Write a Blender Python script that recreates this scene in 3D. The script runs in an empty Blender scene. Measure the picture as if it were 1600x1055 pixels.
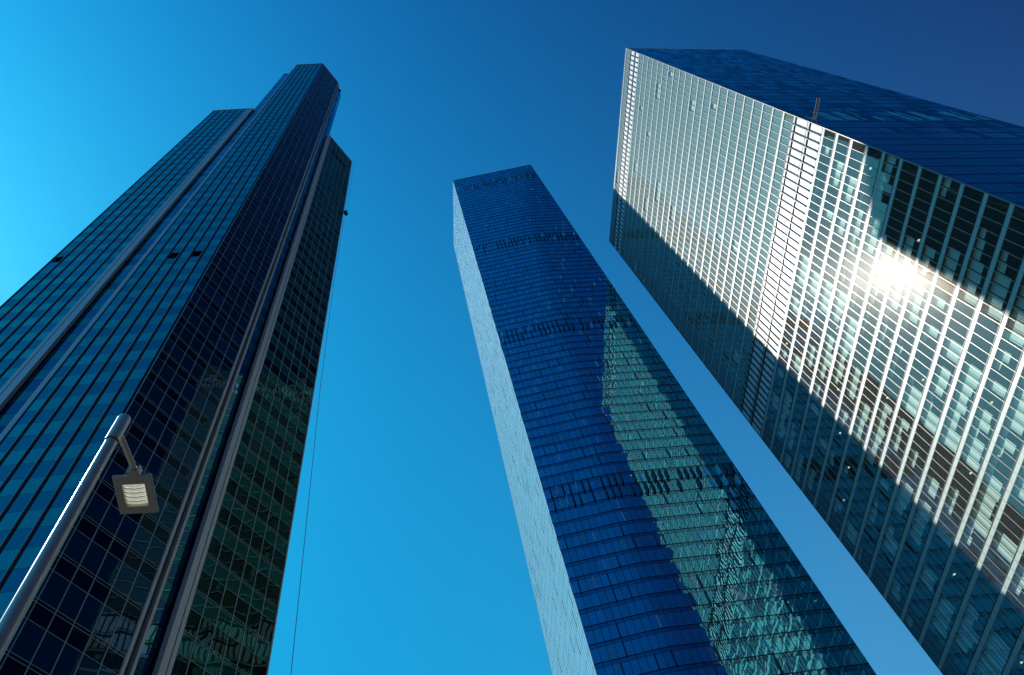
import bpy, math, random
from mathutils import Matrix, Vector

S = bpy.context.scene
random.seed(7)
EYE = 1.6                                    # eye height above the plaza
# ------------------------------------------------------------------ camera
F_PX = 1200.0
ROWS = None
def cam_rows():
    vx, vy = 603.6 - 800.0, -(-75.4 - 527.5)   # the zenith's vanishing point
    z = Vector((vx, vy, -F_PX)).normalized()
    fw = Vector((0, 0, -1))
    y = (fw - z * fw.dot(z)).normalized()
    x = y.cross(z)
    return Matrix((x, y, z))
ROWS = cam_rows()
cd = bpy.data.cameras.new("camera"); cam = bpy.data.objects.new("camera", cd)
S.collection.objects.link(cam); S.camera = cam
cd.sensor_width = 36.0; cd.lens = F_PX / 1600.0 * 36.0; cd.clip_end = 9000.0
cam.matrix_world = Matrix.Translation((0, 0, EYE)) @ ROWS.to_4x4()

# ------------------------------------------------------------------ light
SUN = Vector((-0.645, 0.130, 0.753)).normalized()
sl = bpy.data.lights.new("sun", 'SUN'); sl.energy = 5.0; sl.angle = math.radians(0.5)
sl.color = (1.0, 0.96, 0.90)
so = bpy.data.objects.new("sun", sl); S.collection.objects.link(so)
so.rotation_euler = SUN.to_track_quat('Z', 'Y').to_euler()
W = bpy.data.worlds.new("World"); S.world = W; W.use_nodes = True
wn = W.node_tree; wn.nodes.clear()
sky = wn.nodes.new('ShaderNodeTexSky'); sky.sky_type = 'NISHITA'; sky.sun_disc = False
sky.sun_elevation = math.asin(SUN.z); sky.sun_rotation = math.atan2(SUN.x, SUN.y)
sky.air_density = 1.0; sky.dust_density = 1.0; sky.ozone_density = 1.5
# grade per channel: floor + gain * n^p * exp(kx*x + ky*y + kxy*x*y), n = 0.1 * raw sky; deep polarised blue away from the sun
SKY_GRADE = ((.005, .075, 1.6, 0.0, 0.0, 0.0), (0.0, .230, .31, -2.30, 1.05, 2.60), (0.0, .475, .15, -1.80, .60, 1.90))
sep = wn.nodes.new('ShaderNodeSeparateColor'); com = wn.nodes.new('ShaderNodeCombineColor')
wn.links.new(sky.outputs[0], sep.inputs[0])
tc = wn.nodes.new('ShaderNodeTexCoord'); sx = wn.nodes.new('ShaderNodeSeparateXYZ')
wn.links.new(tc.outputs['Generated'], sx.inputs[0])
def wmath(op, x, y):
    n = wn.nodes.new('ShaderNodeMath'); n.operation = op
    for i, v in enumerate((x, y)):
        if isinstance(v, (int, float)): n.inputs[i].default_value = v
        elif v is not None: wn.links.new(v, n.inputs[i])
    return n.outputs[0]
# lowest sky, out of view, is dimmed like a city horizon to cut ambient
lw_ = wn.nodes.new('ShaderNodeMapRange'); lw_.interpolation_type = 'SMOOTHSTEP'
lw_.inputs['From Min'].default_value = 0.10; lw_.inputs['From Max'].default_value = 0.47; lw_.inputs['To Min'].default_value = 0.15; lw_.inputs['To Max'].default_value = 1.0
wn.links.new(sx.outputs['Z'], lw_.inputs[0]); LOW = lw_.outputs[0]
DX = wmath('MINIMUM', wmath('MAXIMUM', sx.outputs['X'], -0.5), 0.6); DY = wmath('MAXIMUM', sx.outputs['Y'], -0.15); DXY = wmath('MULTIPLY', DX, DY)
for i, (f0, a, p, kx, ky, kxy) in enumerate(SKY_GRADE):
    t = wmath('POWER', wmath('MULTIPLY', sep.outputs[i], 0.1), p)
    e = wmath('EXPONENT', wmath('ADD', wmath('ADD', wmath('MULTIPLY', DX, kx), wmath('MULTIPLY', DY, ky)), wmath('MULTIPLY', DXY, kxy)), None)
    fl = wmath('ADD', wmath('MULTIPLY', wmath('EXPONENT', wmath('ADD', wmath('MULTIPLY', DY, 2.6), wmath('MULTIPLY', wmath('MINIMUM', DXY, .22), 5.0)), None), 4.2 * f0), 3.0 * f0)
    v = wmath('ADD', wmath('MULTIPLY', wmath('MULTIPLY', t, e), 10.0 * a), fl)
    wn.links.new(wmath('MINIMUM', wmath('MULTIPLY', v, LOW), (6.0, 10.0, 13.0)[i]), com.inputs[i])
bg = wn.nodes.new('ShaderNodeBackground'); bg.inputs[1].default_value = 0.1
out = wn.nodes.new('ShaderNodeOutputWorld')
wn.links.new(com.outputs[0], bg.inputs[0]); wn.links.new(bg.outputs[0], out.inputs[0])
S.view_settings.view_transform = 'Standard'; S.view_settings.look = 'None'
S.view_settings.gamma = 1.0; S.view_settings.exposure = 0.0

# ------------------------------------------------------------------ materials
def principled(name, col, rough=0.5, metal=0.0, spec=0.5, coat=0.0, emit=None, var=0.0, vscale=0.5):
    m = bpy.data.materials.new(name); m.use_nodes = True; nt = m.node_tree
    b = nt.nodes['Principled BSDF']
    b.inputs['Base Color'].default_value = (*col, 1); b.inputs['Roughness'].default_value = rough
    b.inputs['Metallic'].default_value = metal; b.inputs['Specular IOR Level'].default_value = spec
    b.inputs['Coat Weight'].default_value = coat; b.inputs['Coat Roughness'].default_value = 0.05
    if emit:
        b.inputs['Emission Color'].default_value = (*emit[0], 1); b.inputs['Emission Strength'].default_value = emit[1]
    if var:
        t = nt.nodes.new('ShaderNodeTexCoord'); n = nt.nodes.new('ShaderNodeTexNoise')
        n.inputs['Scale'].default_value = vscale; n.inputs['Detail'].default_value = 5
        r = nt.nodes.new('ShaderNodeMapRange'); r.inputs['To Min'].default_value = 1 - var; r.inputs['To Max'].default_value = 1 + var
        mx = nt.nodes.new('ShaderNodeMix'); mx.data_type = 'RGBA'; mx.blend_type = 'MULTIPLY'; mx.inputs[0].default_value = 1
        mx.inputs[6].default_value = (*col, 1)
        nt.links.new(t.outputs['Object'], n.inputs['Vector']); nt.links.new(n.outputs[0], r.inputs[0])
        nt.links.new(r.outputs[0], mx.inputs[7]); nt.links.new(mx.outputs[2], b.inputs['Base Color'])
    return m

def glass(name, gcol, f0, back=None, through=None, veil=None, wave=0.01, wscale=0.35, rough=0.0, halo=0.0, fpow=4.0, panevar=0.0):
    """Coated facade glass: a mirror layer whose share grows from f0 to 1 at grazing, over an opaque
    back-painted colour (back) or over tinted clear glass (through). wave = slope of the float-glass ripple."""
    m = bpy.data.materials.new(name); m.use_nodes = True; nt = m.node_tree; nt.nodes.clear()
    N = nt.nodes.new; L = nt.links.new
    out = N('ShaderNodeOutputMaterial'); geo = N('ShaderNodeNewGeometry'); tc = N('ShaderNodeTexCoord')
    no = N('ShaderNodeTexNoise'); no.inputs['Scale'].default_value = wscale; no.inputs['Detail'].default_value = 1.5
    L(tc.outputs['Object'], no.inputs['Vector'])
    sub = N('ShaderNodeVectorMath'); sub.operation = 'SUBTRACT'; sub.inputs[1].default_value = (.5, .5, .5)
    L(no.outputs['Color'], sub.inputs[0])
    sc = N('ShaderNodeVectorMath'); sc.operation = 'SCALE'; sc.inputs['Scale'].default_value = wave * 4
    L(sub.outputs[0], sc.inputs[0])
    ad = N('ShaderNodeVectorMath'); ad.operation = 'ADD'; L(geo.outputs['Normal'], ad.inputs[0]); L(sc.outputs[0], ad.inputs[1])
    nm = N('ShaderNodeVectorMath'); nm.operation = 'NORMALIZE'; L(ad.outputs[0], nm.inputs[0])
    gl = N('ShaderNodeBsdfGlossy'); gl.inputs['Color'].default_value = (*gcol, 1); gl.inputs['Roughness'].default_value = rough
    L(nm.outputs[0], gl.inputs['Normal'])
    top = gl.outputs[0]
    if halo:
        g2 = N('ShaderNodeBsdfGlossy'); g2.inputs['Color'].default_value = (*gcol, 1); g2.inputs['Roughness'].default_value = 0.19
        L(nm.outputs[0], g2.inputs['Normal'])
        mh = N('ShaderNodeMixShader'); mh.inputs[0].default_value = halo
        L(gl.outputs[0], mh.inputs[1]); L(g2.outputs[0], mh.inputs[2]); top = mh.outputs[0]
    if through:
        bk = N('ShaderNodeBsdfTransparent'); bk.inputs[0].default_value = (*through, 1)
    else:
        bk = N('ShaderNodeBsdfDiffuse'); bk.inputs[0].default_value = (*back, 1)
        if panevar:
            rr = N('ShaderNodeMapRange'); rr.inputs['To Min'].default_value = 1 - panevar; rr.inputs['To Max'].default_value = 1 + panevar
            mx = N('ShaderNodeMix'); mx.data_type = 'RGBA'; mx.blend_type = 'MULTIPLY'; mx.inputs[0].default_value = 1
            mx.inputs[6].default_value = (*gcol, 1)
            L(geo.outputs['Random Per Island'], rr.inputs[0]); L(rr.outputs[0], mx.inputs[7]); L(mx.outputs[2], gl.inputs['Color'])
    lw = N('ShaderNodeLayerWeight'); lw.inputs['Blend'].default_value = 0.5
    pw = N('ShaderNodeMath'); pw.operation = 'POWER'; pw.inputs[1].default_value = fpow; L(lw.outputs['Facing'], pw.inputs[0])
    mr = N('ShaderNodeMapRange'); mr.inputs['To Min'].default_value = f0; mr.inputs['To Max'].default_value = 1.0; L(pw.outputs[0], mr.inputs[0])
    ms = N('ShaderNodeMixShader'); L(mr.outputs[0], ms.inputs[0]); L(bk.outputs[0], ms.inputs[1]); L(top, ms.inputs[2])
    if veil:                                              # grey diffuse veil, painted in for the hazy sky mirrored in the glass
        fd = N('ShaderNodeBsdfDiffuse'); fd.inputs[0].default_value = (*veil[1], 1)
        mf = N('ShaderNodeMixShader'); mf.inputs[0].default_value = veil[0]; L(ms.outputs[0], mf.inputs[1]); L(fd.outputs[0], mf.inputs[2]); ms = mf
    L(ms.outputs[0], out.inputs[0])
    return m

M = dict(
  r_glass=glass('clear_coated_glass', (.84, .76, .66), .20, through=(.86, 1.0, .98), veil=(.05, (.62, .72, .64)), fpow=6, wave=.003, rough=.01, halo=.014),
  r_spandrel=principled('white_spandrel_panel', (.43, .57, .50), .4, coat=.1),
  r_mull=principled('pale_mullion_metal', (.48, .44, .38), .35, metal=.3),
  r_dark=principled('dark_frame_metal', (.05, .05, .05), .4, metal=.3),
  r_louver=principled('white_louver_panel', (.82, .86, .84), .35, coat=.4, var=.08, vscale=.3),
  r_open=glass('open_vent_glass', (.5, .9, .9), .45, back=(.10, .62, .60), wave=.004),
  blind=principled('roller_blind_fabric', (.80, .87, .76), .8),
  blind_grey=principled('grey_sun_screen', (.19, .22, .20), .8, var=.15, vscale=.15),
  blind_green=principled('green_tinted_blind', (.45, .75, .42), .8),
  slab=principled('interior_ceiling', (.08, .09, .09), .8),
  core=principled('interior_core', (.05, .06, .065), .8, var=.4, vscale=.2),
  lamp_on=principled('lit_ceiling_lamp', (.9, .85, .7), .5, emit=((1.0, .88, .62), 1.0)),
  s_glass=glass('side_blue_glass', (.30, 1.0, 1.0), .58, back=(.001, .02, .04), wave=.009, wscale=.25, panevar=.35),
  s_band=glass('side_joint_glass', (.10, .45, .65), .45, back=(.003, .01, .03), wave=.004),
  s_fin=principled('glint_pale_louver', (.40, .44, .44), .3, metal=.4),
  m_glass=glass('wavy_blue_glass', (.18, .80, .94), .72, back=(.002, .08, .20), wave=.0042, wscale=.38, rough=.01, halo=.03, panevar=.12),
  m_pale=glass('pale_pane_glass', (.4, .9, 1.0), .5, back=(.05, .26, .40), wave=.0042, panevar=.1),  # paler pane tone, scattered at random
  m_band=glass('dark_blue_band_glass', (.18, .62, .80), .62, back=(.004, .012, .04), wave=.008),
  m_joint=principled('black_joint', (.006, .007, .010), .35),
  m_fin=principled('pale_teal_fin', (.42, .72, .74), .25, metal=.5),
  m_left=glass('sky_painted_side_glass', (.70, .90, .95), .12, back=(.19, .50, .66), wave=.002, fpow=14, panevar=.12),  # bright sky reflection painted into the pale diffuse back colour
  m_white=principled('white_fin_metal', (.62, .70, .72), .35, metal=.2),
  t_win=glass('teal_glass', (.05, .60, .54), .42, back=(.004, .02, .03), wave=.004, panevar=.12),
  t_span=glass('blue_spandrel_glass', (.04, .42, .49), .40, back=(.004, .014, .03), wave=.004, panevar=.12),
  t_navy=glass('navy_glass', fpow=9, gcol=(.30, .60, .85), f0=.05, back=(.001, .028, .070), wave=.003, panevar=.35),
  t_black=glass('black_glass', fpow=6, gcol=(.25, .42, .5), f0=.04, back=(.001, .006, .018), wave=.003, panevar=.3),
  t_green=glass('green_spandrel_glass', fpow=8, gcol=(.2, .7, .62), f0=.05, back=(.002, .080, .064), wave=.006, panevar=.2),
  t_clear=glass('wing_window_glass', fpow=8, gcol=(.3, .75, .65), f0=.03, back=(.001, .005, .008), wave=.004, wscale=.5, panevar=.4),
  slot_a=glass('slot_green_glass', (.2, .7, .7), .12, back=(.003, .04, .045), wave=.003, panevar=.3),
  slot_b=glass('slot_navy_glass', (.2, .5, .8), .12, back=(.001, .010, .035), wave=.003, panevar=.3),
  t_line=principled('thin_pale_mullion', (.30, .40, .42), .35, metal=.3),
  t_recess=principled('black_recess', (.004, .004, .005), .9, spec=.1),
  t_clad=principled('pale_metal_cladding', (.66, .66, .60), .4, metal=.2, var=.06, vscale=.1),
  t_teal=principled('teal_joint', (.08, .20, .22), .5),
  roof=principled('roof_membrane', (.25, .25, .25), .9),
  steel=principled('brushed_steel', (.50, .46, .37), .40, metal=.40, var=.12, vscale=6),
  steel_dark=principled('grey_lamp_housing', (.36, .33, .28), .45, metal=.4),
  reflector=principled('faceted_reflector', (.16, .17, .14), .3, metal=.5),
  lens=principled('glowing_panel', (.72, .73, .64), .3, emit=((.80, .82, .68), .38)),  # slight glow added to brighten the panel; the lamp itself is off
  rubber=principled('black_rubber', (.02, .02, .02), .7),
  rust=principled('weathered_ochre_steel', (.70, .48, .26), .5),
  rope=principled('grey_rope', (.25, .32, .38), .8),
  paving=principled('shade_toned_paving', (.055, .055, .055), .8, var=.25, vscale=.4),  # darkened to stand in for shade from surrounding buildings
)

# ------------------------------------------------------------------ mesh helpers
class MB:
    def __init__(s): s.v = []; s.f = []
    def quad(s, a, b, c, d):
        n = len(s.v); s.v += [tuple(a), tuple(b), tuple(c), tuple(d)]; s.f.append((n, n+1, n+2, n+3))
    def box(s, fr, s0, s1, z0, z1, o0, o1):
        """a box in a facade frame: s along the wall, z up, o outward"""
        n = len(s.v)
        for z in (z0, z1):
            for a, o in ((s0, o0), (s1, o0), (s1, o1), (s0, o1)): s.v.append(tuple(fr(a, z, o)))
        s.f += [(n, n+3, n+2, n+1), (n+4, n+5, n+6, n+7), (n, n+1, n+5, n+4), (n+1, n+2, n+6, n+5), (n+2, n+3, n+7, n+6), (n+3, n, n+4, n+7)]
    def tube(s, pts, r, k=12, cap=True):
        pts = [Vector(p) for p in pts]; rs = r if isinstance(r, (list, tuple)) else [r] * len(pts)
        n0 = len(s.v)
        for i, p in enumerate(pts):
            d = (pts[min(i+1, len(pts)-1)] - pts[max(i-1, 0)]).normalized()
            u = d.cross(Vector((0, 0, 1)) if abs(d.z) < .9 else Vector((1, 0, 0))).normalized(); w = d.cross(u)
            for j in range(k):
                t = 2 * math.pi * j / k; s.v.append(tuple(p + (u * math.cos(t) + w * math.sin(t)) * rs[i]))
        for i in range(len(pts) - 1):
            for j in range(k):
                a = n0 + i*k + j; b = n0 + i*k + (j+1) % k; s.f.append((a, b, b + k, a + k))
        if cap:
            e = n0 + (len(pts)-1)*k; m = len(s.v)            # caps on their own vertices, so smooth sides stay round
            s.v += s.v[n0:n0+k] + s.v[e:e+k]
            s.f.append(tuple(m + j for j in range(k))); s.f.append(tuple(m + 2*k - 1 - j for j in range(k)))
    def build(s, name, mat, parent=None, smooth=False, stuff=False, label=None):
        if not s.v: return None
        me = bpy.data.meshes.new(name); me.from_pydata([(x, y, z + EYE) for x, y, z in s.v], [], s.f)
        me.materials.append(M[mat]); me.update()
        if smooth:
            for p in me.polygons: p.use_smooth = True
        o = bpy.data.objects.new(name, me); S.collection.objects.link(o)
        if parent:
            o.parent = parent
            pw = ORG.get(parent.name, Vector((0, 0, 0)))
            me.transform(Matrix.Translation(-pw)); ORG[o.name] = pw
        else: ORG[o.name] = Vector((0, 0, 0))
        if stuff: o['kind'] = 'stuff'
        if label: o['label'] = label
        return o
ORG = {}
def empty(name, loc, label, cat, group=None):
    o = bpy.data.objects.new(name, None); S.collection.objects.link(o); o.location = loc
    o['label'] = label; o['category'] = cat
    if group: o['group'] = group
    ORG[o.name] = Vector(loc); return o
def project(p):
    c = ROWS.transposed() @ Vector(p)
    if c.z > -1: return None
    return 800 + F_PX * c.x / -c.z, 527.5 - F_PX * c.y / -c.z
def seen(q):
    P = [project(v) for v in q]
    if any(p is None for p in P): return 0
    cx = sum(p[0] for p in P) / 4; cy = sum(p[1] for p in P) / 4
    if not (0 < cx < 1600 and 0 < cy < 1055): return 0
    return abs(sum(P[i][0]*P[(i+1) % 4][1] - P[(i+1) % 4][0]*P[i][1] for i in range(4))) / 2
class Panes:
    """counted panels of one kind on one thing: the 100 that show largest become parts, the rest one stuff part"""
    def __init__(s, name, plural, parent, cap=100): s.n, s.pl, s.p, s.L, s.cap = name, plural, parent, [], cap
    def add(s, q, mat): s.L.append((seen(q), [tuple(v) for v in q], mat))
    def flush(s):
        s.L.sort(key=lambda t: -t[0]); mats = []
        for a, q, mat in s.L[:s.cap]:
            b = MB(); b.quad(*q); b.build(s.n, mat, s.p)
        rest = {}
        for a, q, mat in s.L[s.cap:]:
            rest.setdefault(mat, MB()).quad(*q)
        if not rest: return
        me = None; V = []; Fc = []; mi = []
        for k, (mat, b) in enumerate(rest.items()):
            n = len(V); V += b.v; Fc += [tuple(i + n for i in f) for f in b.f]; mi += [k] * len(b.f)
        t = MB(); t.v = V; t.f = Fc; first = list(rest)[0]
        o = t.build(s.pl, first, s.p, stuff=True)
        for mat in list(rest)[1:]: o.data.materials.append(M[mat])
        o.data.polygons.foreach_set('material_index', mi)
def frame(P0, e, n):
    P0, e, n = Vector(P0), Vector(e), Vector(n)
    return lambda s, z, o: (P0.x + e.x*s + n.x*o, P0.y + e.y*s + n.y*o, z)
def prism(poly, z0, z1):
    b = MB(); k = len(poly)
    b.v = [(x, y, z0) for x, y in poly] + [(x, y, z1) for x, y in poly]
    for i in range(k): b.f.append((i, (i+1) % k, (i+1) % k + k, i + k))
    b.f += [tuple(range(k-1, -1, -1)), tuple(range(k, 2*k))]
    return b
def rad(d): return math.radians(d)
def tilt(fr, s0, s1, z0, z1, o, k):
    """pane corners, each pushed a few mm so no two panes mirror alike"""
    a, b = random.gauss(0, k), random.gauss(0, k)
    w, h = (s1-s0)/2, (z1-z0)/2
    return [fr(s0, z0, o - a*w - b*h), fr(s1, z0, o + a*w - b*h), fr(s1, z1, o + a*w + b*h), fr(s0, z1, o - a*w + b*h)]

# ------------------------------------------------------------------ ground
g = MB(); g.quad((-4000, -4000, -EYE), (4000, -4000, -EYE), (4000, 4000, -EYE), (-4000, 4000, -EYE))
o = g.build('ground', 'paving'); o['kind'] = 'structure'

# ------------------------------------------------------------------ right tower (white spandrels, sunlit)
def right_tower():
    R = empty('glass_tower', (57.6, 42.7, 0), 'broad glass tower with white floor bands and the sun glaring off its face', 'skyscraper')
    eM = (math.cos(rad(107.6)), math.sin(rad(107.6))); nM = (math.cos(rad(197.6)), math.sin(rad(197.6)))
    eS = (math.cos(rad(17.6)), math.sin(rad(17.6))); nS = (math.cos(rad(-72.4)), math.sin(rad(-72.4)))
    A = (57.6, 42.7); fm = frame((*A, 0), (*eM, 0), (*nM, 0)); fs = frame((*A, 0), (*eS, 0), (*nS, 0))
    WM, WS, H = 59.0, 36.0, 230.0
    P = lambda a, b: (A[0] + eM[0]*a + eS[0]*b, A[1] + eM[1]*a + eS[1]*b)
    prism([P(.12, 3.2), P(WM-.05, 3.2), P(WM-.05, WS), P(.12, WS)], -EYE, H-.3).build('building_core', 'core', R)
    b = prism([P(-.02, .0), P(WM+.02, .0), P(WM+.02, WS+.02), P(-.02, WS+.02)], H-.28, H); b.build('roof', 'roof', R)
    # end walls that close the glazed zone
    b = MB(); b.box(fm, .02, .12, -EYE, H-.3, -3.3, -.02); b.box(fm, WM-.12, WM-.02, -EYE, H-.3, -3.3, -.02); b.build('end_wall', 'r_dark', R)
    zs = [230, 225.6, 221.3, 217.2]; zs += [217.2 - (217.2-126)/22*i for i in range(1, 23)] + [121.1, 116.2]
    while zs[-1] > 4: zs.append(zs[-1] - 4.165)
    bays = [1.31*i for i in range(46)]; bays[-1] = WM
    pn = Panes('window_pane', 'window_panes', R); bl = Panes('roller_blind', 'roller_blinds', R)
    sp = Panes('side_pane', 'side_panes', R); lv = Panes('louver_panel', 'louver_panels', R); gs = Panes('sun_screen', 'sun_screens', R); lamps = Panes('ceiling_lamp', 'ceiling_lamps', R, 100)
    rb = random.Random(11)
    prev = {}
    for k in range(len(zs)-1):
        zt, zb = zs[k], zs[k+1]; mech = k in (1, 2) or zt in (126.0,) or abs(zt-126) < .01 or abs(zt-121.1) < .01
        b = MB(); sh = .58 if zt > 131 else .74; b.box(fm, 0, WM, zt-sh, zt-.05, -.14, .0); b.build('spandrel', 'r_spandrel', R)
        b = MB(); b.box(fm, 0, WM, zt-.05, zt+.04, -.12, .05)
        if mech: b.box(fm, 0, WM, zt-.95, zt-.74, -.3, .14)
        b.build('transom', 'r_dark', R)
        b = MB(); b.box(fm, .15, WM-.15, zt-.62, zt-.2, -3.15, -.16); b.build('floor_slab', 'slab', R)
        z0, z1 = zb+.05, zt-sh
        run = 0; frac = 0
        for i in range(45):
            s0, s1 = bays[i]+.03, bays[i+1]-.03
            if mech:
                lv.add([fm(s0+.12, z0, -.06), fm(s1-.06, z0, -.06), fm(s1-.06, z1-.1, -.06), fm(s0+.12, z1-.1, -.06)], 'r_louver'); continue
            pn.add(tilt(fm, s0, s1, z0, z1, -.03, .0022), 'r_glass')
            # roller blinds, pulled to different heights; neighbours often match, and floors above repeat
            low = zt < 117
            if run <= 0:
                run = rb.choice((1, 1, 2, 2, 3, 4)); r = rb.random(); pb = prev.get(i)
                if low: frac = pb if (pb is not None and rb.random() < .45) else (0 if r < .42 else rb.choice((.2, .35, .5, .6, .6, .72, .8, .95)))
                else: frac = 1.0 if r < .035 else 0
            run -= 1; prev[i] = frac
            if not low and not frac:
                gs.add([fm(s0, z0, -.16), fm(s1, z0, -.16), fm(s1, z1+.02, -.16), fm(s0, z1+.02, -.16)], 'blind_grey')
            if frac:
                y = frac + (rb.choice((0, 0, 0, -.1, .08)) if low else 0); y = min(1, max(.12, y))
                zz = z1 + .02 - (z1-z0) * y
                gg = 'blind_green' if (zt < 62 and rb.random() < .10) else 'blind'
                bl.add([fm(s0+.04, zz, -.5), fm(s1-.04, zz, -.5), fm(s1-.04, z1+.1, -.5), fm(s0+.04, z1+.1, -.5)], gg)
            if frac < .6 and low and rb.random() < .10:
                c = rb.uniform(s0+.2, s1-.4); oo = -rb.choice((1.0, 1.7, 2.3)); zl = zt-.64; w = .34
                lamps.add([fm(c, zl, oo), fm(c, zl, oo-w), fm(c+w, zl, oo-w), fm(c+w, zl, oo)], 'lamp_on')
        # side face floor
        nb = 24; w = WS/nb
        b = MB(); b.box(fs, 0, WS, zt-.55, zt-.05, -.05, .0); b.build('side_band', 's_band', R)
        for i in range(nb):
            sp.add(tilt(fs, i*w+.05, (i+1)*w-.05, zb, zt-.55, .0, .0022), 's_glass')
    for i in range(46):
        b = MB(); s = bays[i]
        b.box(fm, s-.022, s+.022, -EYE, H, -.1, .035); b.build('mullion', 'r_mull', R)
    for (za, zb2) in ((217.3, 225.5), (116.3, 125.9)):
        for i in range(1, 45):
            b = MB(); b.box(fm, bays[i]-.09, bays[i]-.035, za, zb2, -.2, .24); b.box(fm, bays[i]+.035, bays[i]+.12, za, zb2, -.2, .16); b.build('louver_frame', 'r_dark', R)
    for i in range(46):
        s = .35 + i*.78
        if s < WS and rb.random() < .42:
            z0 = 122.2 if rb.random() < .8 else 126.3; z1 = 130.2 if rb.random() < .7 else 125.8
            if z1 > z0:
                b = MB(); b.box(fs, s, s+.04, z0, z1, .01, .07); b.build('glint_blade', 's_fin', R)  # pale blades stand in for reflected glints on the side louvers
    for i in range(33):
        b = MB(); b.box(fs, .5+i*1.09, 1.0+i*1.09, H, H+.45, -.25, .05); b.build('parapet_post', 'r_spandrel', R)
    b = MB(); b.box(fs, 0, WS, H-.02, H+.12, -.35, .03); b.box(fm, 0, WM, H-.02, H+.2, -.3, .06); b.build('roof_coping', 'r_mull', R)
    b = MB(); b.box(fm, -.07, -.01, -EYE, H, -.14, .12); b.build('corner_trim', 'r_mull', R)
    for p in (pn, bl, gs, sp, lv, lamps): p.flush()
    # hoist boom sticking out of the side face by the corner
    hb = empty('hoist_boom', fs(.6, 120.8 + EYE, 0), 'short orange lattice boom jutting from the dark blue side face of the right tower', 'hoist')
    def bar(name, pts, r): t = MB(); t.tube([fs(*p) for p in pts], r, 6); t.build(name, 'rust', hb)
    for (ds, dz) in ((0, 0), (.55, 0), (.28, .5)): bar('chord', [(.5+ds, 120.5+dz, .05), (.5+ds, 120.5+dz, 3.8)], .07)
    for j in range(6):
        o0 = .1 + j*.62
        bar('brace', [(.5, 120.5, o0), (1.05, 120.5, o0+.6), (.78, 121.0, o0+.3), (.5, 120.5, o0+.02)], .045)
    bar('bracket', [(.78, 119.6, .02), (.78, 120.5, .9)], .07)
right_tower()

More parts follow.
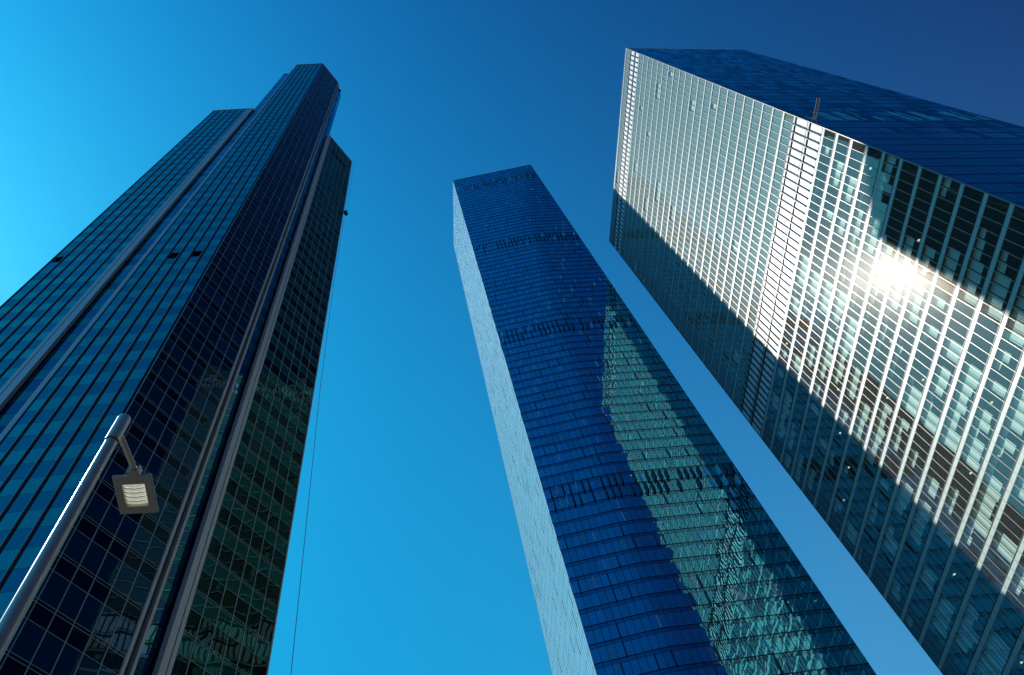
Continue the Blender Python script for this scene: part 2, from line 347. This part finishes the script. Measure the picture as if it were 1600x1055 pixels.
# ------------------------------------------------------------------ middle tower (folded, wavy blue glass)
T16 = math.tan(rad(16.3))
def m_fold(z):
    return 3.3 + .0585*z if z < 256 else 18.3 + 12.8*min(1, (z-256)/75)**1.4
def m_right(z):
    k = 3.0628; xf = m_fold(z); yl = 92.1 + .114*(xf + 3.3)
    return (yl - T16*xf) / (k - T16)
def m_pt(t, z, o=0):
    x0, x1, xf = -3.3, m_right(z), m_fold(z); x = x0 + t*(x1-x0)
    yl = lambda x: 92.1 + .114*(x+3.3)
    d = x - xf; w = 2.2                                   # rounded fold
    sm = 0 if d < -w else (d if d > w else (d+w)**2/(4*w))
    y = yl(x) + sm*(T16 - .114)
    a = rad(6.5) + rad(9.8)*min(1, max(0, (d+w)/(2*w)))
    return (x + math.sin(a)*o, y - math.cos(a)*o, z)
def middle_tower():
    R = empty('glass_tower', (10, 98, 0), 'slim tall tower in the middle with rippled deep blue glass mirroring its neighbour', 'skyscraper')
    H = 331.0; eL = (math.cos(rad(107.4)), math.sin(rad(107.4))); nL = (math.cos(rad(197.4)), math.sin(rad(197.4)))
    fl = frame((-3.3, 92.1, 0), (*eL, 0), (*nL, 0)); WL = 29.3
    fb = [(-2.9, 92.7), (31.4, 97.2), (24.5, 129), (-11.6, 120)]
    b = MB(); zz = [-EYE + i*8 for i in range(int(H/8)+1)] + [H-.4]
    ts = (.01, .2, .35, .5, .65, .8, .99); rw = len(ts) + 2
    for z in zz: b.v += [m_pt(t, z, -.35) for t in ts] + [(24.4, 128.8, z), (-11.5, 119.9, z)]
    for i in range(len(zz)-1):
        for j in range(rw): b.f.append((i*rw+j, i*rw+(j+1) % rw, (i+1)*rw+(j+1) % rw, (i+1)*rw+j))
    b.build('building_core', 'm_joint', R)
    b = MB(); b.v = [m_pt(0, H-.1), m_pt(.5, H-.1), m_pt(1, H-.1), (24.5, 129, H-.1), (-12.05, 120.05, H-.1)]; b.f = [(0, 1, 2, 3, 4)]; b.build('roof', 'roof', R)
    b = MB()
    for k in range(34):
        z0, z1 = max(-EYE, k*10), min(H, k*10+10)
        b.quad(m_pt(1, z0), (24.5, 129, z0), (24.5, 129, z1), m_pt(1, z1))
    b.quad((24.5, 129, -EYE), (-12.05, 120.05, -EYE), (-12.05, 120.05, H), (24.5, 129, H)); b.build('rear_wall', 'm_band', R)
    NB = 30; FH = 3.32; BH = .80
    tops = []; z = 79.9 - FH*24
    while z < H - 1: tops.append(z); z += FH
    tops.append(H)
    pn = Panes('window_pane', 'window_panes', R); fn = Panes('joint_fin', 'joint_fins', R); lp = Panes('side_pane', 'side_panes', R)
    rb = random.Random(5)
    fins = []
    for k in range(1, len(tops)):
        zt, zb = tops[k], tops[k-1]
        if zt - zb < 1.2: continue
        zc = (zt+zb)/2; mech = any(a < zc < c for a, c in ((106, 113.2), (172.7, 179.6), (239.1, 245.8), (311.5, 319.2)))
        g0 = zb; g1 = zt - BH
        b = MB(); bj = MB(); bs = MB()
        for i in range(NB):
            t0, t1 = i/NB, (i+1)/NB
            b.quad(m_pt(t0, g1), m_pt(t1, g1), m_pt(t1, zt), m_pt(t0, zt))
            for (za, zz, oo) in ((zt-.045, zt+.045, .06), (g1-.025, g1+.025, .03)):
                A0, A1 = m_pt(t0, za, oo), m_pt(t1, za, oo); B0, B1 = m_pt(t0, zz, oo), m_pt(t1, zz, oo)
                C0, C1 = m_pt(t0, za, 0), m_pt(t1, za, 0)
                bx = bj if oo > .05 else bs
                bx.quad(A0, A1, B1, B0); bx.quad(C0, C1, A1, A0)
        b.build('floor_band', 'm_band', R); bj.build('floor_ledge', 'm_joint', R); bs.build('window_head', 'm_joint', R)
        # groups of panes lap over one another like shingles, a fin closing each lap
        i = 0; g = rb.randint(1, 5)
        while i < NB:
            g = rb.randint(2, 7) if i else rb.randint(1, 6)
            j = min(NB, i+g); lap = rb.choice((.01, .02, .03, .04)); vt = rb.gauss(0, .005)
            for q in range(i, j):
                t0, t1 = q/NB, (q+1)/NB; o0 = lap*(q-i)/g; o1 = lap*(q+1-i)/g; r1, r2 = rb.gauss(0, .0022), rb.gauss(0, .0022)
                pn.add([m_pt(t0+.0006, g0, o0+.01+vt+r1), m_pt(t1-.0006, g0, o1+.01+vt-r1), m_pt(t1-.0006, g1, o1+.01-vt+r2), m_pt(t0+.0006, g1, o0+.01-vt-r2)], 'm_pale' if rb.random() < .06 else 'm_glass')
            if j < NB and not mech and rb.random() < .72:
                fins.append((j/NB, g0+.07, g1, rb.choice(('m_joint', 'm_joint', 'm_fin')), rb.uniform(.10, .32)))
            i = j
        if mech:
            for q in range(1, NB):
                if rb.random() < .80: fins.append((q/NB, g0+.07, g1, rb.choice(('m_joint', 'm_joint', 'm_joint', 'm_joint', 'm_fin')), rb.uniform(.51, .75)))
        nl = 26; w = WL/nl
        for i in range(nl):
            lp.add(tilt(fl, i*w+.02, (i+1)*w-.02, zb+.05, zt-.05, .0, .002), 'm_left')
    fs_ = []
    for (t, z0, z1, mat, d) in fins:
        w = .0040 if d > .5 and mat == 'm_joint' else .0026
        q = [m_pt(t-w, z0, d), m_pt(t+w, z0, d), m_pt(t+w, z1, d), m_pt(t-w, z1, d)]
        fs_.append((seen(q) + (0 if mat == 'm_joint' else .01), t, z0, z1, mat, d, w))
    fs_.sort(key=lambda x: -x[0]); rest = {}
    for n, (_, t, z0, z1, mat, d, w) in enumerate(fs_):
        b = MB() if n < 100 else rest.setdefault(mat, MB())
        P = [m_pt(t-w, z, oo) if a == 0 else m_pt(t+w, z, oo) for z in (z0, z1) for a, oo in ((0, 0), (1, 0), (1, d), (0, d))]
        k = len(b.v); b.v += P
        b.f += [(k, k+3, k+2, k+1), (k+4, k+5, k+6, k+7), (k, k+1, k+5, k+4), (k+1, k+2, k+6, k+5), (k+2, k+3, k+7, k+6), (k+3, k, k+4, k+7)]
        if n < 100: b.build('joint_fin', mat, R)
    for mat, b in rest.items(): b.build('joint_fins', mat, R, stuff=True)
    for i in range(1, NB):
        b = MB(); t = i/NB
        for k in range(34):
            z0, z1 = max(-EYE, k*10), min(H, k*10+10)
            b.quad(m_pt(t-.0010, z0, .045), m_pt(t+.0010, z0, .045), m_pt(t+.0010, z1, .045), m_pt(t-.0010, z1, .045))
            b.quad(m_pt(t-.0010, z0, 0), m_pt(t-.0010, z0, .045), m_pt(t-.0010, z1, .045), m_pt(t-.0010, z1, 0))
            b.quad(m_pt(t+.0010, z0, .045), m_pt(t+.0010, z0, 0), m_pt(t+.0010, z1, 0), m_pt(t+.0010, z1, .045))
        b.build('mullion', 'm_joint', R)
    for i in range(14):
        t = .03 + i*.07; b = MB(); b.box(lambda q, z, o: m_pt(q, z, o), t, t+.02, H-.05, H+.5, -.4, .04); b.build('parapet_post', 'm_white', R)
    # bright left face: pale fins, staggered floor by floor
    wf = {}
    for i in range(27):
        s = WL*i/26; b = MB(); ring = []
        for k in range(1, len(tops)):
            d = .11 if rb.random() < .10 else rb.choice((.04, .05, .06))
            for z in (tops[k-1], tops[k]):
                ring.append(len(b.v)); b.v += [fl(s-.02, z, 0), fl(s-.02, z, d), fl(s+.02, z, d), fl(s+.02, z, 0)]
        for p, q in zip(ring, ring[1:]):
            for j in range(3): b.f.append((p+j, p+j+1, q+j+1, q+j))
        b.build('white_fin', 'm_white', R)
    for p in (pn, lp): p.flush()
    b = MB(); b.box(fl, -.05, .03, -EYE, H, -.02, .05); b.build('corner_trim', 'm_white', R)
middle_tower()

# ------------------------------------------------------------------ left tower (stepped, in its own shade)
def left_tower():
    R = empty('glass_tower', (-40, 34, 0), 'tall stepped tower at left with two lower wings, teal glass and pale cladding strips', 'skyscraper')
    nL = Vector((math.sin(rad(14.2)), -math.cos(rad(14.2)))); eL = Vector((-nL.y, nL.x))
    nR = Vector((math.sin(rad(70.7)), -math.cos(rad(70.7)))); eR = Vector((-nR.y, nR.x))
    def fr(n, e, c): return lambda s, z, o: (n.x*(-c)*-1 + e.x*s + n.x*o, n.y*(-c)*-1 + e.y*s + n.y*o, z)
    fL = fr(nL, eL, -35.474*-1*-1); fLW = fr(nL, eL, -36.179); fR = fr(nR, eR, -41.776); fRW = fr(nR, eR, -41.338)
    # plane offsets are measured along the outward normal (n.P = c, towards the viewer)
    def pl(n, e, c): return lambda s, z, o: (n.x*(c+o) + e.x*s, n.y*(c+o) + e.y*s, z)
    cL, cR = nL.dot(Vector((-34.507, 27.861))), nR.dot(Vector((-34.507, 27.861)))
    fL = pl(nL, eL, cL); fLW = pl(nL, eL, -36.179); fR = pl(nR, eR, cR); fRW = pl(nR, eR, -41.338)
    xy = lambda f, s, o=0: f(s, 0, o)[:2]
    H, HW = 300.0, 218.0
    T2 = (-34.507, 27.861)
    prism([xy(fL, -35.6, -.25), (T2[0]-.15, T2[1]+.26), xy(fR, 23.2, -.25), xy(fR, 23.9, -1.2), (-31.6, 38.3), (-39, 47.5), (-52, 44), (-55.5, 37), (-44.6, 29.5)], -EYE, H-.3).build('shaft_body', 't_recess', R)
    prism([xy(fLW, -49.1, -.25), xy(fLW, -39.1, -.25), xy(fLW, -39.1, -1.6), (-40, 36), xy(fRW, 25.5, -1.2), xy(fRW, 25.9, -.25), xy(fRW, 34.8, -.25), (-49.6, 74.8), (-85, 62), (-79, 44.5)], -EYE, HW-.3).build('wing_body', 't_recess', R)
    b = prism([xy(fL, -36.0, .1), xy(fL, -26.6, .1), xy(fR, 23.5, .1), (-39, 47.6), (-52, 44), (-55.5, 37)], H-.28, H); b.build('roof', 't_clad', R)
    b = prism([xy(fRW, 26, .1), xy(fRW, 34.95, .1), (-49.5, 75), (-85, 62), (-79, 44.6), xy(fLW, -49.2, .1), xy(fLW, -39, .1), (-40, 36)], HW-.28, HW); b.build('wing_roof', 't_clad', R)
    FH = 4.2; Z0 = 48.9 - FH*12
    fl_ = lambda top: [Z0 + FH*k for k in range(0, int((top-Z0)/FH)+1)] + [top]
    pn = Panes('window_pane', 'window_panes', R); sn = Panes('spandrel_pane', 'spandrel_panes', R)
    rb = random.Random(3)
    def left_style(f, bays, top, holes=()):
        zz = [-EYE] + fl_(top)
        for bi in range(len(bays)-1):
            s0, s1 = bays[bi]+.30, bays[bi+1]-.02
            if bi == 0: s0 = bays[0]+.02
            for k in range(len(zz)-1):
                za, zb = zz[k], zz[k+1]
                if zb-za < .5: continue
                mid = za + (zb-za)*.5
                hole = any(h[0] == bi and za <= h[1] < zb for h in holes)
                sn.add(tilt(f, s0, s1, za+.02, mid-.02, .1, .0015), 't_span')
                if not hole: pn.add(tilt(f, s0, s1, mid+.02, zb-.02, .1, .0015), 't_win')
            b = MB(); b.box(f, bays[bi]-.03, bays[bi]+.05, -EYE, top, -.2, .22); b.build('mullion', 't_line', R)
    left_style(fL, [-35.6, -34.39, -32.84, -31.34, -29.85, -28.35, -26.75], H, ((2, 103.2), (4, 103.2)))
    left_style(fLW, [-49.16, -47.7, -46.2, -44.7, -43.15, -41.65, -40.4], HW, ((0, 105.4),))
    def right_style(f, bays, top, wing=False):
        zz = [-EYE] + fl_(top); tb = MB()
        for bi in range(len(bays)-1):
            s0, s1 = bays[bi]+.03, bays[bi+1]-.03
            for k in range(len(zz)-1):
                za, zb = zz[k], zz[k+1]
                if zb-za < .8: continue
                m = za + (zb-za)*(.60 if not wing else .52)
                if wing and 1 <= bi <= 4 and 206 < zb < 211.5: continue
                if wing:
                    pn.add(tilt(f, s0, s1, za+.03, m-.02, .1, .004), 't_clear'); sn.add(tilt(f, s0, s1, m+.02, zb-.3, .1, .0015), 't_green')
                    sn.add(tilt(f, s0, s1, zb-.27, zb-.03, .1, .0015), 't_green')
                else:
                    pn.add(tilt(f, s0, s1, za+.03, m-.02, .1, .0015), 't_navy'); sn.add(tilt(f, s0, s1, m+.02, zb-.3, .1, .0015), 't_black')
                    sn.add(tilt(f, s0, s1, zb-.27, zb-.03, .1, .0015), 't_black')
        for s in bays:
            b = MB(); b.box(f, s-.035, s+.035, -EYE, top, -.1, .16); b.build('mullion', 't_line', R)
        for k in range(1, len(zz)-1):
            za, zb = zz[k], zz[k+1]; m = za + (zb-za)*(.60 if not wing else .52)
            b = MB()
            for z in (za-.0, za-.285, m): b.box(f, bays[0], bays[-1], z-.022, z+.022, .02, .13)
            b.build('transom', 't_line', R)
    right_style(fR, [14.94, 15.85, 17.3, 18.72, 20.12, 21.54, 22.96], H)
    right_style(fRW, [26.40, 27.61, 29.04, 30.46, 31.88, 33.3, 34.86], HW, True)
    # recessed glass slots between shaft and wings
    def slot(f, s0, s1, o, top, mats):
        zz = [-EYE] + fl_(top); b = MB(); b.box(f, s0, s1, -EYE, top, o-.4, o-.06); b.build('slot_backing', 't_recess', R)
        for k in range(len(zz)-1):
            za, zb = zz[k], zz[k+1]; m = (za+zb)/2
            pn.add(tilt(f, s0, s1, za+.04, m-.02, o, .002), mats[0]); sn.add(tilt(f, s0, s1, m+.02, zb-.02, o, .002), mats[1])
    slot(fLW, -39.05, -36.2, -.40, 288.0, ('slot_b', 'slot_a'))
    slot(fR, 24.0, 25.55, -.35, 291.0, ('slot_b', 'slot_a'))
    b = MB(); b.quad((-31.1, 37.9, 150), (-30.65, 38.45, 150), (-30.8, 38.25, 283), (-31.1, 37.9, 289)); b.build('return_pane', 'm_glass', R)
    def strip(f, s0, s1, o0, o1, top, mat='t_clad', name='cladding_strip'):
        b = MB(); b.box(f, s0, s1, -EYE, top, o0, o1); b.build(name, mat, R)
    strip(fLW, -40.37, -39.93, -.3, .18, HW+.4); strip(fLW, -39.93, -39.84, -.3, .06, HW, 't_teal', 'strip_joint'); strip(fLW, -39.84, -39.06, -.3, .16, HW+.4)
    strip(fL, -36.15, -35.9, -1.6, .14, H-12); strip(fL, -35.86, -35.62, -1.6, .16, H)
    strip(fR, 23.0, 23.24, -.5, .20, H); strip(fR, 23.26, 23.72, -.9, -.4, H, 't_teal', 'strip_joint'); strip(fR, 23.74, 23.97, -.6, .14, H-4)
    strip(fRW, 25.42, 25.97, -.5, .18, HW+.2); strip(fRW, 25.97, 26.06, -.5, .10, HW, 't_teal', 'strip_joint'); strip(fRW, 26.06, 26.38, -.5, .18, HW+.2)
    strip(fRW, 34.88, 34.98, -.2, .2, HW, 't_clad', 'corner_trim'); strip(fLW, -49.24, -49.17, -.3, .14, HW, 't_clad', 'corner_trim')
    strip(fL, -36.15, -26.6, -.2, .24, 0, 't_line', 'corner_trim')
    for k in (0,):
        b = MB(); b.box(fL, -36, -26.62, H-.3, H+.2, -.2, .24); b.box(fR, 14.92, 23.3, H-.3, H+.2, -.2, .22); b.build('parapet', 't_clad', R)
        b = MB(); b.box(fLW, -49.2, -39.05, HW-.3, HW+.3, -.2, .2); b.box(fRW, 26.4, 34.9, HW-.3, HW+.15, -.2, .2); b.build('wing_parapet', 't_clad', R)
    pn.flush(); sn.flush()
    return fRW
fRW = left_tower()

# ------------------------------------------------------------------ window cleaners' cradle and its rope
def cradle():
    c = Vector((-26.95, 46.95, 170.3)); R = empty('work_cradle', c + Vector((0, 0, EYE)), 'tiny dark work cradle hung outside the right edge of the left tower', 'cradle')
    fr = frame(c, (.33, .94, 0), (.94, -.33, 0))
    f2 = lambda s, z, o: fr(s, c.z + z, o)
    b = MB(); b.box(f2, -.5, .5, -.08, 0, -.3, .3); b.box(f2, -.5, .5, 0, .55, .26, .3); b.box(f2, -.5, -.46, 0, .55, -.3, .3); b.box(f2, .46, .5, 0, .55, -.3, .3); b.build('basket', 'rubber', R)
    b = MB(); b.box(f2, -.5, .5, 1.0, 1.06, .24, .3); b.box(f2, -.5, .5, 1.0, 1.06, -.3, -.24); b.build('rail', 'rubber', R)
    for s in (-.48, .48):
        for o in (-.28, .28):
            b = MB(); b.box(f2, s-.03, s+.03, 0, 1.5, o-.03, o+.03); b.build('post', 'rubber', R)
    b = MB(); b.box(f2, -.12, .12, 1.3, 1.7, -.5, .35); b.build('arm', 'rubber', R)
    for s in (-.4, .4):
        b = MB(); b.tube([f2(s, 1.5, 0), f2(s, 47, -.1)], .03, 5); b.build('cable', 'rope', R)
    pts = [(-27.1, 46.95, 168), (-27.12, 46.9, 133), (-26.75, 47.1, 93), (-25.75, 47.59, 46), (-24.9, 48.2, 20), (-24.2, 49, -EYE)]
    P = []
    for i in range(len(pts)-1):
        for k in range(5): P.append(Vector(pts[i]).lerp(Vector(pts[i+1]), k/5))
    P.append(Vector(pts[-1])); b = MB(); b.tube(P, .032, 6); o = b.build('safety_rope', 'rope')
    o['label'] = 'thin grey rope hanging down the sky beside the left tower'; o['category'] = 'rope'
cradle()

# ------------------------------------------------------------------ street lamp
def street_lamp():
    px, py = -3.608, 2.941
    R = empty('street_lamp', (px, py, 0), 'brushed steel street lamp with a square flat head in front of the left tower', 'street lamp')
    b = MB(); b.tube([(px, py, -EYE+.02), (px, py, 6.05)], [.078, .050], 40); b.build('pole', 'steel', R, smooth=True)
    b = MB(); b.tube([(px, py, 6.04), (px, py, 6.39), (px, py, 6.42)], [.060, .058, .050], 40); b.build('pole_cap', 'steel', R, smooth=True)
    b = MB(); b.tube([(px, py, 6.025), (px, py, 6.04)], .053, 32); b.build('collar', 'rubber', R)
    b = MB(); b.tube([(px, py, -EYE), (px, py, -EYE+.03)], .2, 24); b.build('base_plate', 'steel_dark', R)
    zh = 6.2
    c = [Vector((-3.867, 3.341)), Vector((-3.541, 3.452)), Vector((-3.690, 3.863)), Vector((-4.013, 3.760))]
    cen = sum(c, Vector((0, 0)))/4; e = (c[1]-c[0]).normalized(); f = Vector((-e.y, e.x))
    hw, hl = .168, .215
    H_ = lambda a, b_, z: (cen.x + e.x*a + f.x*b_, cen.y + e.y*a + f.y*b_, z)
    am = Vector((-3.675, 3.358)); en = Vector(H_(.02, -hl-.02, 0)[:2])
    b = MB(); b.tube([(px, py, 6.22), (px + (am.x-px)*.5, py + (am.y-py)*.5, 6.215), (am.x, am.y, 6.21)], .026, 20); b.build('arm', 'steel', R, smooth=True)
    b = MB(); b.tube([(am.x, am.y, 6.21), (am.x*.97+en.x*.03, am.y*.97+en.y*.03, 6.21)], .03, 16); b.build('arm_collar', 'rubber', R)
    fb = lambda s, z, o: H_(s, o, z)
    hd = MB()      # housing: flat bevelled tray, underside frame open in the middle
    iw, il, zb, zt = .098, .128, zh-.045, zh+.045
    def ring(w, l, z, oy=0): return [H_(-w, -l+oy, z), H_(w, -l+oy, z), H_(w, l+oy, z), H_(-w, l+oy, z)]
    rings = [ring(iw, il, zb+.05, .004), ring(iw, il, zb+.004, .004), ring(hw-.006, hl-.006, zb), ring(hw, hl, zb+.008), ring(hw, hl, zb+.035), ring(hw*.7, hl*.75, zt+.02)]
    for r in rings: hd.v += r
    for i in range(len(rings)-1):
        for j in range(4): hd.f.append((i*4+j, (i+1)*4+j, (i+1)*4+(j+1) % 4, i*4+(j+1) % 4))
    n = len(rings)*4; hd.f.append((n-4, n-3, n-2, n-1))
    head = hd.build('lamp_head', 'steel_dark', R)
    b = MB(); b.box(fb, -.035, .055, zb+.002, zb+.07, -hl-.055, -hl+.01); b.build('bracket', 'steel_dark', R)
    b = MB(); b.box(fb, .057, .075, zb+.01, zb+.08, -hl-.065, -hl+.005); b.build('bracket_cover', 't_clad', R)
    # faceted reflector: rows of shallow chevrons
    rows = 5; z1 = zb+.012
    ref = MB(); pan = MB()
    for r in range(rows):
        y0 = -il+.012 + (2*il-.016)*r/rows; y1 = -il+.012 + (2*il-.016)*(r+1)/rows; ym = (y0+y1)/2
        for (xa, xb, sg) in ((-iw+.004, 0, 1), (0, iw-.004, -1)):
            xm = xa if sg == 1 else xb; xc = 0
            outer = xa if sg == 1 else xb
            p = [H_(outer, y0, z1), H_(0, y0+.003, z1+.035), H_(0, y1-.006, z1+.012), H_(outer, y1-.003, z1+.03)]
            k = len(ref.v); q = H_((outer)*.5, ym+.01, z1+.002)
            ref.v += p + [q]; ref.f += [(k, k+1, k+4), (k+1, k+2, k+4), (k+2, k+3, k+4), (k+3, k, k+4)]
    ref.build('reflector', 'lens', head)
    for r in range(1, rows):
        y = -il+.012 + (2*il-.016)*r/rows
        b = MB(); b.tube([H_(-iw+.006, y-.012, z1), H_(0, y+.014, z1+.012), H_(iw-.006, y-.012, z1)], .0036, 6); b.build('reflector_rib', 'reflector', head)
    b = MB(); b.quad(*ring(iw-.001, il-.001, zb+.048, .004)); b.build('back_panel', 'lens', head)
street_lamp()
